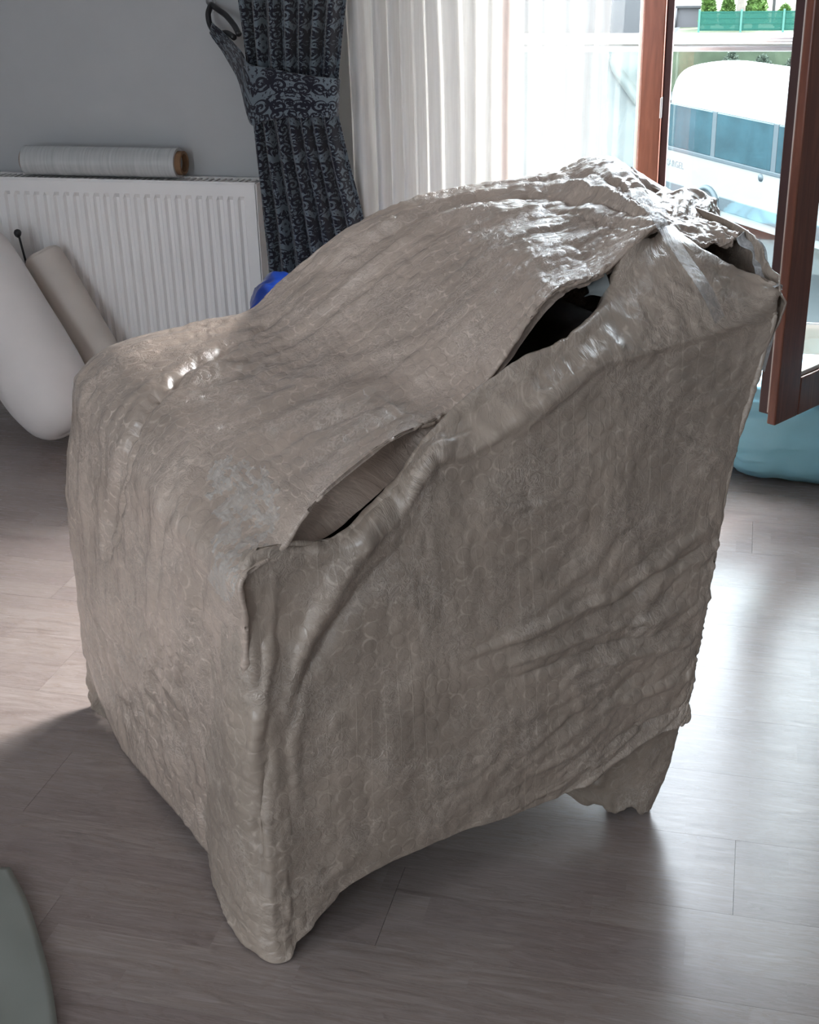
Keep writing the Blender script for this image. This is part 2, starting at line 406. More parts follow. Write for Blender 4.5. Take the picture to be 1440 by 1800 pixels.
# y<0 / y>0: two faces of the leaf
s_box('free_stile', wl-SW, wl, .004, TH/2, SB, ST, M['wood'], bevel=.004)
s_box('stile_rebate', wl-SW, wl-.010, -TH/2, .004, SB+.022, ST-.01, M['wood_edge'], bevel=.003)
s_box('gasket', wl-.010, wl-.003, .0005, .0045, SB+.03, ST-.02, M['gasket'])
s_box('hinge_stile', 0, SW, -TH/2, TH/2, SB, ST, M['wood'], bevel=.005)
s_box('bottom_rail', SW, wl-SW, -TH/2, TH/2, SB, SB+.105, M['wood'], bevel=.004)
s_box('top_rail', SW, wl-SW, -TH/2, TH/2, ST-.105, ST, M['wood'], bevel=.004)
s_box('pane', SW-.008, wl-SW+.008, -.006, .000, SB+.10, ST-.10, M['glass'])
s_box('glazing_bead', SW, wl-SW, .006, TH/2-.008, SB+.105, SB+.117, M['gasket'], bevel=.002)
s_box('glazing_bead', wl-SW-.010, wl-SW, .006, TH/2-.008, SB+.117, ST-.105, M['wood_edge'], bevel=.002)

# ================================================================== RADIATOR
RADY = 3.80; RL, RR, RZ0, RZ1 = -2.66, -1.452, .17, .772
rad = empty('radiator', (-2.05, RADY+.05, RZ0)); tag(rad, 'white ribbed panel radiator on the grey wall under the film roll', 'radiator')
def rel(o, root):
    o.location = -root.location; return o
pitch = .0345; xs = []; ys = []
n = int((RR-RL-.05)/pitch); x0 = RR-.03-n*pitch
prof = [(0, 0), (.006, 0), (.012, .010), (.0225, .010), (.0285, 0)]
cols = [(RL, 0), ]
for i in range(n):
    for dx, dy in prof: cols.append((x0+i*pitch+dx, dy))
cols += [(RR-.03, 0), (RR, 0)]
zs = [(RZ0, 0), (RZ0+.045, 0), (RZ0+.060, 1), (RZ1-.055, 1), (RZ1-.042, 0), (RZ1-.008, 0), (RZ1, -.3)]
P = np.array([[(cx, RADY+cy*max(s_, 0)+(0.006 if s_ < 0 else 0), z) for cx, cy in cols] for z, s_ in zs])
fp = grid_mesh('front_panel', P, M['white_metal'], rad); rel(fp, rad)
fp.data.polygons.foreach_set('use_smooth', [False]*len(fp.data.polygons))
rel(box('side_cover', RR-.001, RR+.004, RADY+.004, RADY+.095, RZ0, RZ1-.004, M['white_metal'], rad, .002), rad)
rel(box('rear_panel', RL, RR-.004, RADY+.080, RADY+.092, RZ0, RZ1-.012, M['white_metal'], rad), rad)
bm = bmesh.new()
add_box(bm, RL, RR, RADY+.004, RADY+.018, RZ1-.006, RZ1-.001); add_box(bm, RL, RR, RADY+.078, RADY+.095, RZ1-.006, RZ1-.001)
xx = RL+.02
while xx < RR-.02: add_box(bm, xx, xx+.008, RADY+.016, RADY+.08, RZ1-.006, RZ1-.0015); xx += .02
rel(from_bm('top_grille', bm, M['white_metal'], rad), rad)

# ================================================================== FILM ROLL on the radiator
def disc_ring(name, cx, r0, r1, x0, x1, cy, cz, mat, parent, n=40):
    vs, fs = [], []
    for x, r in ((x0, r1), (x1, r1), (x1, r0), (x0, r0)):
        for k in range(n):
            a_ = 2*math.pi*k/n; vs.append((x, cy+r*math.cos(a_), cz+r*math.sin(a_)))
    for i in range(4):
        for k in range(n):
            fs.append((i*n+k, i*n+(k+1) % n, ((i+1) % 4)*n+(k+1) % n, ((i+1) % 4)*n+k))
    me = bpy.data.meshes.new(name); me.from_pydata(vs, [], fs); me.update(); return link_mesh(name, me, mat, parent)
RC = (3.845, RZ1+.047)
fr = empty('film_roll', (-1.96, RC[0], RZ1)); fr.rotation_euler = (0, 0, .0)
tag(fr, 'long roll of clear stretch film with brown cardboard core lying on the radiator', 'film roll')
def film_roll_mat():
    a = N('stretch_film_on_roll'); g = a.n('TexCoord').outputs['Object']
    mp = a.n('Mapping', {'Scale': (60, 3, 3), 'Vector': g}).outputs[0]
    nz = a.noise(mp, 2.0, 5)
    c = a.ramp(nz, [(.3, (.40, .41, .41)), (.7, (.52, .53, .53))])
    return a.done(a.pbsdf(Base_Color=c, Roughness=.22, Coat_Weight=.6, Coat_Roughness=.08, Normal=a.bump(nz, .12, .004)))
M['filmroll'] = film_roll_mat()
rel(disc_ring('film', 0, .026, .0455, -2.232, -1.712, RC[0], RC[1], M['filmroll'], fr), fr)
rel(disc_ring('core', 0, .0275, .036, -2.240, -1.694, RC[0], RC[1], M['card'], fr), fr)
for o in fr.children:
    o.data.polygons.foreach_set('use_smooth', [True]*len(o.data.polygons)); o.data.set_sharp_from_angle(angle=.6)

# ================================================================== DARK DAMASK CURTAIN
CYY = 3.70
cur = empty('damask_curtain', (-1.25, CYY, 0)); tag(cur, 'navy damask curtain on slate cloth gathered by a tieback beside the radiator', 'curtain')
Lp = [(-1.532, 2.58), (-1.512, 1.90), (-1.449, 1.40), (-1.443, 1.295), (-1.437, 1.20), (-1.430, 1.10), (-1.426, 1.035), (-1.424, .97), (-1.420, .86), (-1.414, .74), (-1.407, .52), (-1.412, .25), (-1.422, .02)]
Rp = [(-1.02, 2.58), (-1.04, 1.90), (-1.095, 1.40), (-1.113, 1.295), (-1.130, 1.20), (-1.145, 1.10), (-1.153, 1.03), (-1.150, .97), (-1.128, .86), (-1.095, .72), (-1.06, .55), (-1.035, .25), (-1.02, .02)]
zL = np.array([p[1] for p in Lp]); nz_ = 260; zz = np.linspace(2.58, .02, nz_)
xl = np.interp(-zz, -zL, [p[0] for p in Lp]); xr = np.interp(-zz, -np.array([p[1] for p in Rp]), [p[0] for p in Rp])
nc = 240; pp = np.linspace(0, 1, nc)
ph = pp+.018*np.sin(pp*9.0)
fold = np.sin(ph*2*math.pi*7.5)+.35*np.sin(ph*2*math.pi*15+1.0)
pinch = 1-.55*np.exp(-((zz-1.04)/.10)**2)
P = np.zeros((nz_, nc, 3))
wob = fbm(pp[None, :]*6, zz[:, None]*3, 3, 4)
P[..., 0] = xl[:, None]+(xr-xl)[:, None]*(pp[None, :]+.012*np.cos(ph*2*math.pi*7.5)[None, :])
P[..., 1] = CYY+(.020*fold[None, :]+.006*wob)*pinch[:, None]+.035*((pp[None, :]-.5)*2)**2
P[..., 2] = zz[:, None]
uv = np.stack(np.broadcast_arrays(pp[None, :]*.62, zz[:, None]), -1)
o = grid_mesh('curtain_panel', P, M['damask'], cur, uv, .0025); rel(o, cur)
# tieback band
up = [on_y(*p) for p in ((438, 112, 3.665), (470, 119, 3.642), (505, 126, 3.634), (545, 133, 3.634), (575, 136, 3.645), (594, 139, 3.672), (596, 140, 3.72))]
lo = [on_y(*p) for p in ((441, 217, 3.670), (468, 212, 3.648), (505, 207, 3.640), (545, 207, 3.640), (575, 205, 3.650), (590, 204, 3.675), (593, 204, 3.72))]
tl = [on_y(*p) for p in ((374, 40, 3.84), (398, 62, 3.80), (425, 90, 3.71))]
tlo = [on_y(*p) for p in ((369, 60, 3.84), (395, 96, 3.80), (422, 145, 3.71))]
G = np.array([tl+up, tlo+lo]); G = catmull(G, 90, 1); G = np.stack([G[0]*(1-t)+G[1]*t for t in np.linspace(0, 1, 24)])
nn = fbm(np.linspace(0, 8, 90)[None, :], np.linspace(0, 3, 24)[:, None], 3, 2)
G[..., 1] += nn*.003
du = np.linspace(0, .36, 90)[None, :]; dvv = np.linspace(.12, 0, 24)[:, None]
o = grid_mesh('tieback', G, M['damask'], cur, np.stack(np.broadcast_arrays(du+.02, dvv+.03), -1), .004); rel(o, cur)
cord = [on_y(*p) for p in ((371, 8, 3.885), (366, 25, 3.86), (370, 45, 3.85), (382, 60, 3.83), (398, 58, 3.82), (412, 66, 3.79))]
rel(tube('tieback_cord', catmull(np.array(cord), 24), .0085, M['black'], cur), cur)
cord = [on_y(*p) for p in ((371, 8, 3.885), (385, 18, 3.86), (398, 28, 3.84), (412, 45, 3.80), (420, 60, 3.76))]
rel(tube('tieback_cord', catmull(np.array(cord), 24), .0085, M['black'], cur), cur)
hk = empty('curtain_hook', tuple(on_y(370, 6, WY-.002))); tag(hk, 'small chrome curtain hook on the grey wall holding the black tieback cord', 'hook')
hp = [on_y(370, 2, 3.918), on_y(371, 4, 3.89), on_y(376, 20, 3.868)]
rel(tube('hook_arm', catmull(np.array(hp), 20), .0032, M['chrome'], hk), hk)
c0 = on_y(370, 2, 3.913)
rel(tube('wall_plate', [(c0[0], 3.9195, c0[2]), (c0[0], 3.908, c0[2])], .013, M['chrome'], hk, 20), hk)

# ================================================================== WHITE VOILE
vo = empty('voile_curtain', (-.78, 3.78, 0)); tag(vo, 'white sheer voile curtain hanging in soft folds before the window', 'curtain')
nc, nr = 420, 60; pp = np.linspace(0, 1, nc); zz = np.linspace(2.58, .03, nr)
rs = np.random.RandomState(5)
ph = np.cumsum(.6+.8*np.abs(vnoise(pp*9, pp*0, 3))); ph = ph/ph[-1]*2*math.pi*15
fold = np.sin(ph)+.35*np.sin(ph*2.1+.6)
X0, X1 = -1.15, -.405
P = np.zeros((nr, nc, 3)); zf = (2.58-zz)/2.55
P[..., 0] = (X0+(X1-X0)*pp)[None, :]+.010*np.cos(ph)[None, :]+.008*vnoise(pp[None, :]*5, zz[:, None]*1.5, 8)
amp = (.020+.012*vnoise(pp*6, pp*0, 12))[None, :]*(.7+.5*zf[:, None])
amp = amp*(1-.75*sstep(.82, .97, pp))[None, :]
P[..., 1] = 3.785+fold[None, :]*amp+.010*vnoise(pp[None, :]*4, zz[:, None]*1.2, 9)
P[..., 2] = zz[:, None]
rel(grid_mesh('voile_panel', P, M['sheer'], vo), vo)
rel(tube('curtain_rail', [(-1.7, 3.78, 2.60), (1.4, 3.78, 2.60)], .012, M['white_trim'], vo, 10), vo)

# ================================================================== THINGS ON THE LEFT
def loft(name, secs, mat, parent=None, n=40, rows=40, noise=0.0, seed=0):
    # secs: centre(3), axis a(3), axis b(3)
    S = np.array([np.concatenate([np.array(c), np.array(a), np.array(b)]) for c, a, b in secs])
    S = catmull(S, rows); th = np.linspace(0, 2*math.pi, n, endpoint=False)
    P = S[:, None, 0:3]+S[:, None, 3:6]*np.cos(th)[None, :, None]+S[:, None, 6:9]*np.sin(th)[None, :, None]
    if noise:
        N_ = normals(np.concatenate([P, P[:, :1]], 1))[:, :-1]
        t_ = np.linspace(0, 1, rows)[:, None]
        P = P+N_*(noise*fbm(np.cos(th)[None, :]*1.5+t_*4, np.sin(th)[None, :]*1.5+t_*3, 3, seed))[..., None]
    return grid_mesh(name, P, mat, parent, closed=True)
M['foam'] = plain('white_packing_foam', (.74, .69, .67), .6, var=.04, scale=5, bump=.06, bscale=90)
M['foam_beige'] = plain('beige_packing_foam', (.56, .505, .46), .7, var=.05, scale=8, bump=.08, bscale=90)
# fat white roll, leaning left, its rounded end on the floor
base = on_y(100, 712, 3.46); topc = on_y(-62, 440, 3.60)
ax = (topc-base); ax = ax/np.linalg.norm(ax); side = np.cross(ax, [0, 1, 0]); side /= np.linalg.norm(side); dep = np.cross(side, ax)
def sec(t, ra, rb): c = base+(topc-base)*t; return (c, side*ra, dep*rb)
wr = loft('white_foam_roll', [sec(-.165, .004, .004), sec(-.16, .05, .05), sec(-.12, .092, .085), sec(-.03, .122, .112), sec(.15, .145, .126), sec(.5, .145, .126), sec(.9, .138, .124), sec(.99, .118, .108), sec(1.0, .06, .06), sec(1.0, .004, .004)], M['foam'], None, 48, 70, .002, 3)
tag(wr, 'fat white packing foam roll with rounded end leaning left by the radiator', 'foam roll')
b2 = on_y(222, 700, 3.66); t2 = on_y(72, 445, 3.74)
ax2 = (t2-b2); ax2 /= np.linalg.norm(ax2); s2 = np.cross(ax2, [0, 1, 0]); s2 /= np.linalg.norm(s2); d2 = np.cross(s2, ax2)
def sec2(t, r, k=1.0): return (b2+(t2-b2)*t, s2*r, d2*r*k)
br = loft('beige_foam_roll', [sec2(-.52, .004), sec2(-.515, .058), sec2(-.45, .066), sec2(.3, .066), sec2(.9, .064), sec2(.985, .058), sec2(1.0, .045), sec2(1.0, .004)], M['foam_beige'], None, 40, 50, .0015, 6)
tag(br, 'thin beige packing foam roll leaning against the radiator behind the white one', 'foam roll')
# black valve knob with thin pin showing above the rolls
pk = empty('black_pin', tuple(on_y(44, 446, 3.70))); tag(pk, 'thin black pin with a small round knob before the radiator ribs', 'pin')
pA, pB = on_y(56, 500, 3.72), on_y(33, 414, 3.70)
rel(tube('shaft', [pA, pB], .0035, M['black'], pk, 10), pk)
kc = on_y(31, 410, 3.70)
rel(loft('knob', [(kc+np.array([0, 0, dz]), np.array([r, 0, 0]), np.array([0, r, 0])) for dz, r in ((-.014, .003), (-.008, .009), (.002, .012), (.010, .008), (.013, .001))], M['black'], pk, 20, 16), pk)

# blue plastic bag between chair and curtain
M['blue'] = plain('royal_blue_plastic', (.010, .045, .30), .3, var=.2, scale=10, coat=.3)
M['cyan'] = plain('light_blue_plastic', (.34, .74, .90), .38, var=.08, scale=5, coat=.3)
def bag(name, c, r, mat, seed, amp, flat=.0, n=90, m=60, zmin=.002):
    th = np.linspace(0, 2*math.pi, n, endpoint=False); ph = np.linspace(-math.pi/2, math.pi/2, m)
    d = np.stack(np.broadcast_arrays(np.cos(ph)[:, None]*np.cos(th), np.cos(ph)[:, None]*np.sin(th), np.sin(ph)[:, None]+0*th), -1)
    sq = np.sign(d)*np.abs(d)**.72
    f = 1+amp*(fbm(d[..., 0]*2.0+5, d[..., 2]*2.6+d[..., 1]*2+3, 3, seed)*.6+.6*ridged(d[..., 0]*1.7+2+.5*d[..., 2], d[..., 2]*3.4+d[..., 1]*1.5, 3, seed+9))
    P = np.array(c)+sq*np.array(r)*f[..., None]
    P[..., 2] = np.maximum(P[..., 2], zmin+.0005*np.random.RandomState(1).rand(*P.shape[:2]))
    return grid_mesh(name, P, mat, closed=True)
b_ = bag('blue_bag', (-1.19, 3.40, .30), (.17, .15, .29), M['blue'], 4, .10); tag(b_, 'royal blue plastic bag standing below the damask curtain behind the chair', 'bag')
b_ = bag('light_blue_bag', (.30, 3.71, .155), (.40, .175, .17), M['cyan'], 11, .13); tag(b_, 'light blue plastic bag slumped on the floor under the open sash', 'bag')

# ================================================================== THE WRAPPED ARMCHAIR
near = on_z(480, 1690); U = np.array([.743, .670, 0]); U /= np.linalg.norm(U); V = np.array([-U[1], U[0], 0])
ARM = empty('wrapped_armchair', tuple(near), math.atan2(U[1], U[0]))
tag(ARM, 'armchair packed in brown paper and bubble wrap, standing in the middle of the floor', 'armchair')
def loc(p): q = np.asarray(p)-near; return np.stack([q@U, q@V, q[..., 2]], -1)
def wld(l): l = np.asarray(l); return near+l[..., :1]*U+l[..., 1:2]*V+l[..., 2:3]*np.array([0, 0, 1.0])
def pv(px, py, v): r = ray(px, py); t = ((near-CAM)@V+v)/(r@V); return loc(CAM+t*r)
def pu(px, py, u): r = ray(px, py); t = ((near-CAM)@U+u)/(r@U); return loc(CAM+t*r)

# --- rows of the cover sheet: [gap, flap-mid, crest, q1, q2, q3, far, over, down]
rows = []
def frow(crest, far, mids=None, bulge=0.0):
    crest = np.array(crest, float); far = np.array(far, float)
    r = [crest+np.array([.014, .006, 0]), crest+np.array([.010, .002, 0]), crest+np.array([.004, -.001, 0]), crest]
    for t in (.25, .5, .75):
        p = crest*(1-t)+far*t; p[0] -= bulge*math.sin(math.pi*t); r.append(p)
    r += [far, far+np.array([.03, .018, 0]), far+np.array([.12, .025, 0])]
    return r
rows.append(frow((-.008, .245, .030), (-.050, .855, .150)))
rows[-1][4][2] = .030; rows[-1][5][2] = .016; rows[-1][6][2] = .010; rows[-1][6][1] = .70
rows.append(frow((-.006, .175, .16), (-.052, .850, .26), bulge=.004))
rows.append(frow((-.005, .100, .33), (-.046, .845, .40), bulge=.006))
rows.append(frow((-.004, .030, .50), (-.032, .842, .54), bulge=.010))
rows.append(frow((-.003, .002, .62), (-.014, .838, .64), bulge=.014))
rows.append(frow((-.004, .000, .685), (-.006, .830, .705), bulge=.010))
def trow(gap, crest, far, zb=0.0, down=.10, mid=.006):
    gap = np.array(gap); crest = np.array(crest); far = np.array(far)
    r = [gap, gap*.55+crest*.45+np.array([.004, mid, -.002]), crest+np.array([.003, min(mid, .014), -.007]), crest]
    for t in (.25, .5, .75):
        p = crest*(1-t)+far*t; p[2] += zb*math.sin(math.pi*t); r.append(p)
    r += [far, far+np.array([0, .030, -.022]), far+np.array([0, .055, -down])]
    return r
rows.append(trow(pv(492, 972, .026), pv(487, 955, .018), pu(147, 655, .012), .028, .07))
rows.append(trow(pv(578, 942, .042), pv(528, 900, .022), pv(203, 608, .795), .010, .08, .010))
rows.append(trow(pv(650, 882, .052), pv(580, 848, .030), pv(345, 570, .785), .004, .08, .012))
rows.append(trow(pv(722, 812, .090), pv(692, 764, .060), pv(440, 549, .745), -.004, .12, .024))
rows.append(trow(pv(764, 742, .095), pv(766, 733, .100), pv(503, 498, .685), -.002, .16))
rows.append(trow(pv(850, 676, .105), pv(836, 684, .110), pv(600, 420, .610), .006, .20))
rows.append(trow(pv(884, 648, .115), pv(890, 610, .120), pv(705, 368, .565), .012, .22))
rows.append(trow(pv(982, 526, .150), pv(968, 514, .140), pv(830, 335, .535), .012, .22))
rows.append(trow(pv(1068, 482, .170), pv(1058, 474, .160), pv(958, 311, .505), .010, .22))
rows.append(trow(pv(1150, 408, .205), pv(1146, 398, .195), pv(1064, 277, .495), .008, .2))
rows.append(trow(pv(1170, 400, .215), pv(1168, 388, .215), pv(1108, 300, .490), .004, .2))
CT = np.array(rows)
NR, NC = 470, 280
CT = catmull(catmull(CT, NR, 0), NC, 1)
def arc_uv(P, flip=False):
    du = np.linalg.norm(np.diff(P, axis=0), axis=-1).mean(1); dv = np.linalg.norm(np.diff(P, axis=1), axis=-1).mean(0)
    a = np.concatenate([[0], np.cumsum(du)]); b = np.concatenate([[0], np.cumsum(dv)])
    return np.stack(np.broadcast_arrays(b[None, :], a[:, None]), -1)
def crease(P, PX, lines):
    d = np.zeros(P.shape[:2])
    for ln in lines:
        line, wpx, amp = ln[:3]; mode = ln[3] if len(ln) > 3 else 'ridge'
        dist, side, par = seg_dist(PX, line)
        dist = np.abs(dist+3.5*fbm(PX[..., 0]/26, PX[..., 1]/26, 2, int(line[0][0]) % 50))
        taper = np.sin(np.clip(par, 0.03, .97)*math.pi)**.5
        if mode == 'step': d += amp*taper*side*np.exp(-(dist/wpx)**2)*np.minimum(1, dist/wpx*2)
        else: d += amp*taper*np.exp(-(dist/wpx)**2)
    return d
uvC = arc_uv(CT); A, B = uvC[..., 0], uvC[..., 1]
PXC = project(wld(CT))
disp = .0035*fbm(A*9, B*5, 4, 1)+.0020*fbm(A*24, B*16, 3, 2)
# long soft tension folds running front to back
disp += .0055*(ridged(A*13+.25*fbm(B*4, A*4, 2, 5), B*1.5, 2, 3)-.5)
# crumpled back part and lower front
zoneB = sstep(760, 1000, PXC[..., 0])*sstep(560, 400, PXC[..., 1]); zoneF = sstep(1020, 1180, PXC[..., 1])
fan_d = np.hypot(PXC[..., 0]-1175, PXC[..., 1]-392); fan_a = np.arctan2(PXC[..., 1]-392, PXC[..., 0]-1175)
disp += zoneB*(.0052*(ridged(fan_a*5.5+.35*fbm(A*9, B*9, 2, 33), np.log(fan_d+30)*1.6, 2, 6)-.45)*sstep(520, 120, fan_d)+.0011*fbm(A*70, B*26, 2, 7))
disp += zoneF*.0048*(ridged(A*26-B*12, B*9+A*3, 3, 8)-.4)
# small bubbles pressed up
disp += .0022*sstep(.35, .8, fbm(A*5, B*5, 2, 91)+.3)*(ridged(A*30+B*8, B*55-A*14, 2, 92)-.4)
cl = [([(515, 540), (440, 592), (330, 650), (255, 718), (212, 800), (196, 900), (188, 985)], 6, -.010),
      ([(500, 560), (430, 612), (345, 668), (275, 722), (238, 800), (205, 900)], 6, .004),
      ([(232, 795), (212, 880), (200, 960)], 4, -.010),
      ([(172, 660), (150, 715)], 5, -.006),
      ([(330, 775), (300, 870), (285, 960), (270, 1100)], 9, -.006), ([(345, 790), (318, 900), (300, 1000)], 8, .004),
      ([(400, 880), (372, 960), (350, 1080), (330, 1200)], 10, -.004), ([(255, 880), (245, 1000), (250, 1130)], 10, -.004),
      ([(430, 830), (540, 760), (640, 715), (720, 700)], 8, -.005), ([(470, 850), (560, 790), (650, 740)], 7, .003),
      ([(330, 700), (480, 620), (600, 560)], 10, -.004), ([(380, 760), (520, 680), (660, 620), (760, 590)], 10, .003),
      ([(700, 395), (850, 370), (1000, 372), (1130, 390)], 12, .006), ([(840, 350), (960, 345), (1080, 360), (1150, 385)], 6, -.007),
      ([(900, 335), (1000, 325), (1090, 345), (1155, 378)], 6, .007), ([(960, 318), (1040, 305), (1110, 335)], 5, -.006),
      ([(960, 370), (1040, 385), (1140, 395)], 5, -.006), ([(560, 480), (640, 425), (760, 370), (860, 345)], 9, -.006),
      ([(540, 470), (620, 412), (740, 360)], 8, .004), ([(745, 735), (700, 720), (650, 690)], 6, .004),
      ([(160, 1080), (230, 1180), (300, 1290)], 6, -.004), ([(190, 1040), (250, 1140), (330, 1260)], 6, .004), ([(150, 1110), (200, 1200), (260, 1290)], 4, .004)]
disp += 1.3*crease(CT, PXC, cl)
step_l = [([(515, 545), (440, 598), (330, 656), (255, 724), (214, 804), (198, 900), (190, 1000)], 26, .0025, 'step'), ([(345, 775), (312, 880), (296, 1000), (285, 1130)], 22, .005, 'step')]
disp += crease(CT, PXC, step_l)
NCm = normals(CT)
if NCm[NR//2, NC//2, 2] < 0: NCm = -NCm
disp *= 1-.8*sstep(960, 1060, PXC[..., 1])*sstep(95, 30, np.arange(NC))[None, :]
edge = np.ones((NR, NC)); edge *= sstep(0, .03, np.linspace(0, 1, NR))[:, None]*.7+.3
CVR = CT+NCm*(disp*edge)[..., None]
CVR[..., 2] = np.maximum(CVR[..., 2], .006)
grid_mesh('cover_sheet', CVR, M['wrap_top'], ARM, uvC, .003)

# crinkled clear film patch lying on the front corner of the cover
inp = (seg_dist(PXC, [(425, 872), (438, 915), (428, 965), (414, 1005)])[0]+11*fbm(PXC[..., 0]/22, PXC[..., 1]/22, 3, 21)+.10*(PXC[..., 1]-900)) < 54
r_, c_ = np.where(inp); r0_, r1_, c0_, c1_ = r_.min(), r_.max()+1, max(c_.min(), 88), c_.max()+1
FPp = CVR[r0_:r1_, c0_:c1_]; FN = NCm[r0_:r1_, c0_:c1_]; k_ = inp[r0_:r1_, c0_:c1_]
FPp = np.repeat(np.repeat(FPp, 2, 0), 2, 1); FN = np.repeat(np.repeat(FN, 2, 0), 2, 1); k_ = np.repeat(np.repeat(k_, 2, 0), 2, 1)
ra, rb = FPp.shape[:2]; ker = lambda Z: (Z+np.roll(Z, 1, 0)+np.roll(Z, 1, 1)+np.roll(np.roll(Z, 1, 0), 1, 1))/4
FPs = FPp.copy(); FPs[1:, 1:] = ker(FPp)[1:, 1:]
aa, bb = np.meshgrid(np.linspace(0, rb*.002, rb), np.linspace(0, ra*.002, ra))
FPs = FPs+FN*(.003+.0020*ridged(aa*110, bb*30, 2, 31)+.0006*fbm(aa*200, bb*120, 2, 32))[..., None]
grid_mesh('film_patch', FPs, M['film'], ARM, np.stack([aa, bb], -1), keep=(k_[:-1, :-1] & k_[1:, 1:]))

# --- side wrap: columns run from the front (round the corner) to the back
zt = lambda *p: pv(*p, 0)
colsS = []
# each: bottom, (edge list of fractions), rim, inner rim, inside
def scol(bot, rim, inner, inside, bulge=.0):
    bot, rim, inner, inside = map(lambda q: np.array(q, float), (bot, rim, inner, inside))
    r = [bot]
    for t in (.08, .25, .45, .65, .84, .965):
        p = bot*(1-t)+rim*t; p[1] -= bulge*math.sin(math.pi*t); r.append(p)
    r += [rim, (rim*.45+inner*.55)+np.array([0, 0, .006]), inner, inside]
    return r
S = [scol((.006, .300, .010), (.012, .30, .66), (.03, .30, .67), (.07, .30, .66)),
     scol((-.022, .180, .010), (.006, .14, .67), (.03, .14, .68), (.07, .14, .66)),
     scol((-.030, .070, .006), (.002, .05, .68), (.03, .06, .69), (.07, .07, .66)),
     scol((-.010, .006, .004), (.006, .004, .690), (.030, .020, .700), (.06, .05, .66)),
     scol((.020, -.010, .004), pv(446, 984, 0.0), pv(462, 968, .010), (.08, .07, .66)),
     scol((.054, -.004, .036), pv(492, 974, 0.0), pv(508, 958, .014), (.12, .08, .66)),
     scol((.145, -.002, .104), pv(598, 962, 0.0), pv(592, 946, .022), (.17, .10, .63), .003),
     scol((.258, .000, .120), pv(700, 903, 0.0), pv(690, 862, .040), (.27, .13, .62), .006),
     scol((.340, .000, .119), pv(752, 812, 0.0), pv(752, 778, .060), (.35, .15, .66), .008),
     scol((.420, .000, .116), pv(835, 782, 0.0), pv(842, 698, .085), (.43, .14, .60), .010),
     scol((.500, .000, .117), pv(935, 712, 0.0), pv(935, 645, .085), (.50, .12, .60), .012),
     scol((.575, .000, .122), pv(1040, 640, 0.0), pv(1008, 600, .090), (.57, .13, .66), .012),
     scol((.650, .000, .142), pv(1120, 614, 0.0), pv(1085, 510, .130), pv(1085, 468, .17), .010),
     scol((.720, .000, .168), pv(1195, 590, 0.0), pv(1160, 455, .130), pv(1150, 420, .20), .006),
     scol((.770, .000, .176), pv(1258, 570, 0.0), pv(1215, 430, .120), pv(1195, 412, .20), .004),
     scol((.800, .000, .182), pv(1322, 546, 0.0), pv(1290, 476, .085), (.91, .12, .86), .002),
     scol((.806, .004, .186), pv(1366, 522, 0.0), pv(1362, 506, .020), (.95, .06, .86), .0),
     scol((.806, .040, .186), (.940, .030, .930), (.945, .05, .925), (.93, .07, .86)),
     scol((.806, .20, .19), (.945, .16, .90), (.94, .18, .88), (.93, .18, .84))]
# rake of the back edge: columns near the back bow with the measured outline
SG = np.array(S)
for ci, frac in ((14, .5), (15, .85), (16, 1.0), (17, 1.0), (18, 1.0)):
    for ri in range(1, 7):
        z = SG[ci, ri, 2]; tgt = np.interp(z, [.155, .272, .478, .70, .865, .937], [.807, .811, .836, .864, .917, .934])
        SG[ci, ri, 0] += frac*(tgt-SG[ci, ri, 0])*(1 if ci >= 15 else .6)
SR, SC = 300, 330
ST_ = catmull(catmull(SG, SC, 0), SR, 1)          # [col, row, 3]
ST_ = np.swapaxes(ST_, 0, 1)[::-1]                # rows top->bottom
uvS = np.stack([arc_uv(ST_)[..., 0], ST_[..., 2]], -1)
a, b = uvS[..., 0], uvS[..., 1]; PXS = project(wld(ST_))
NS = normals(ST_); mid = NS[SR//2, SC//2]
if mid[1] > 0: NS = -NS
d = .0035*fbm(a*7, b*7, 4, 41)+.0016*fbm(a*22, b*22, 3, 42)
zr = sstep(820, 1050, PXS[..., 0])*sstep(880, 980, PXS[..., 1])          # diagonal tension wrinkles low on the right
tt = b*math.cos(.33)-a*math.sin(.33); ss = a*math.cos(.33)+b*math.sin(.33)
d += zr*(.0062*(ridged(ss*5, tt*34+.6*fbm(ss*8, tt*8, 2, 44), 3, 43)-.45)+.0015*fbm(ss*30, tt*60, 3, 47))
d += (1-zr)*.0010*(ridged(a*34, b*20, 3, 45)-.4)
d += .0018*sstep(.3, .9, fbm(a*4, b*4, 2, 93)+.2)*(ridged(a*20+b*30, b*48-a*30, 2, 94)-.4)
zrim = np.exp(-((np.linspace(0, 1, SR)[:, None]-.24)/.10)**2)
d += zrim*(.0045*(ridged(a*16, b*30+a*10, 3, 46)-.45))
sl_gain = 1.4
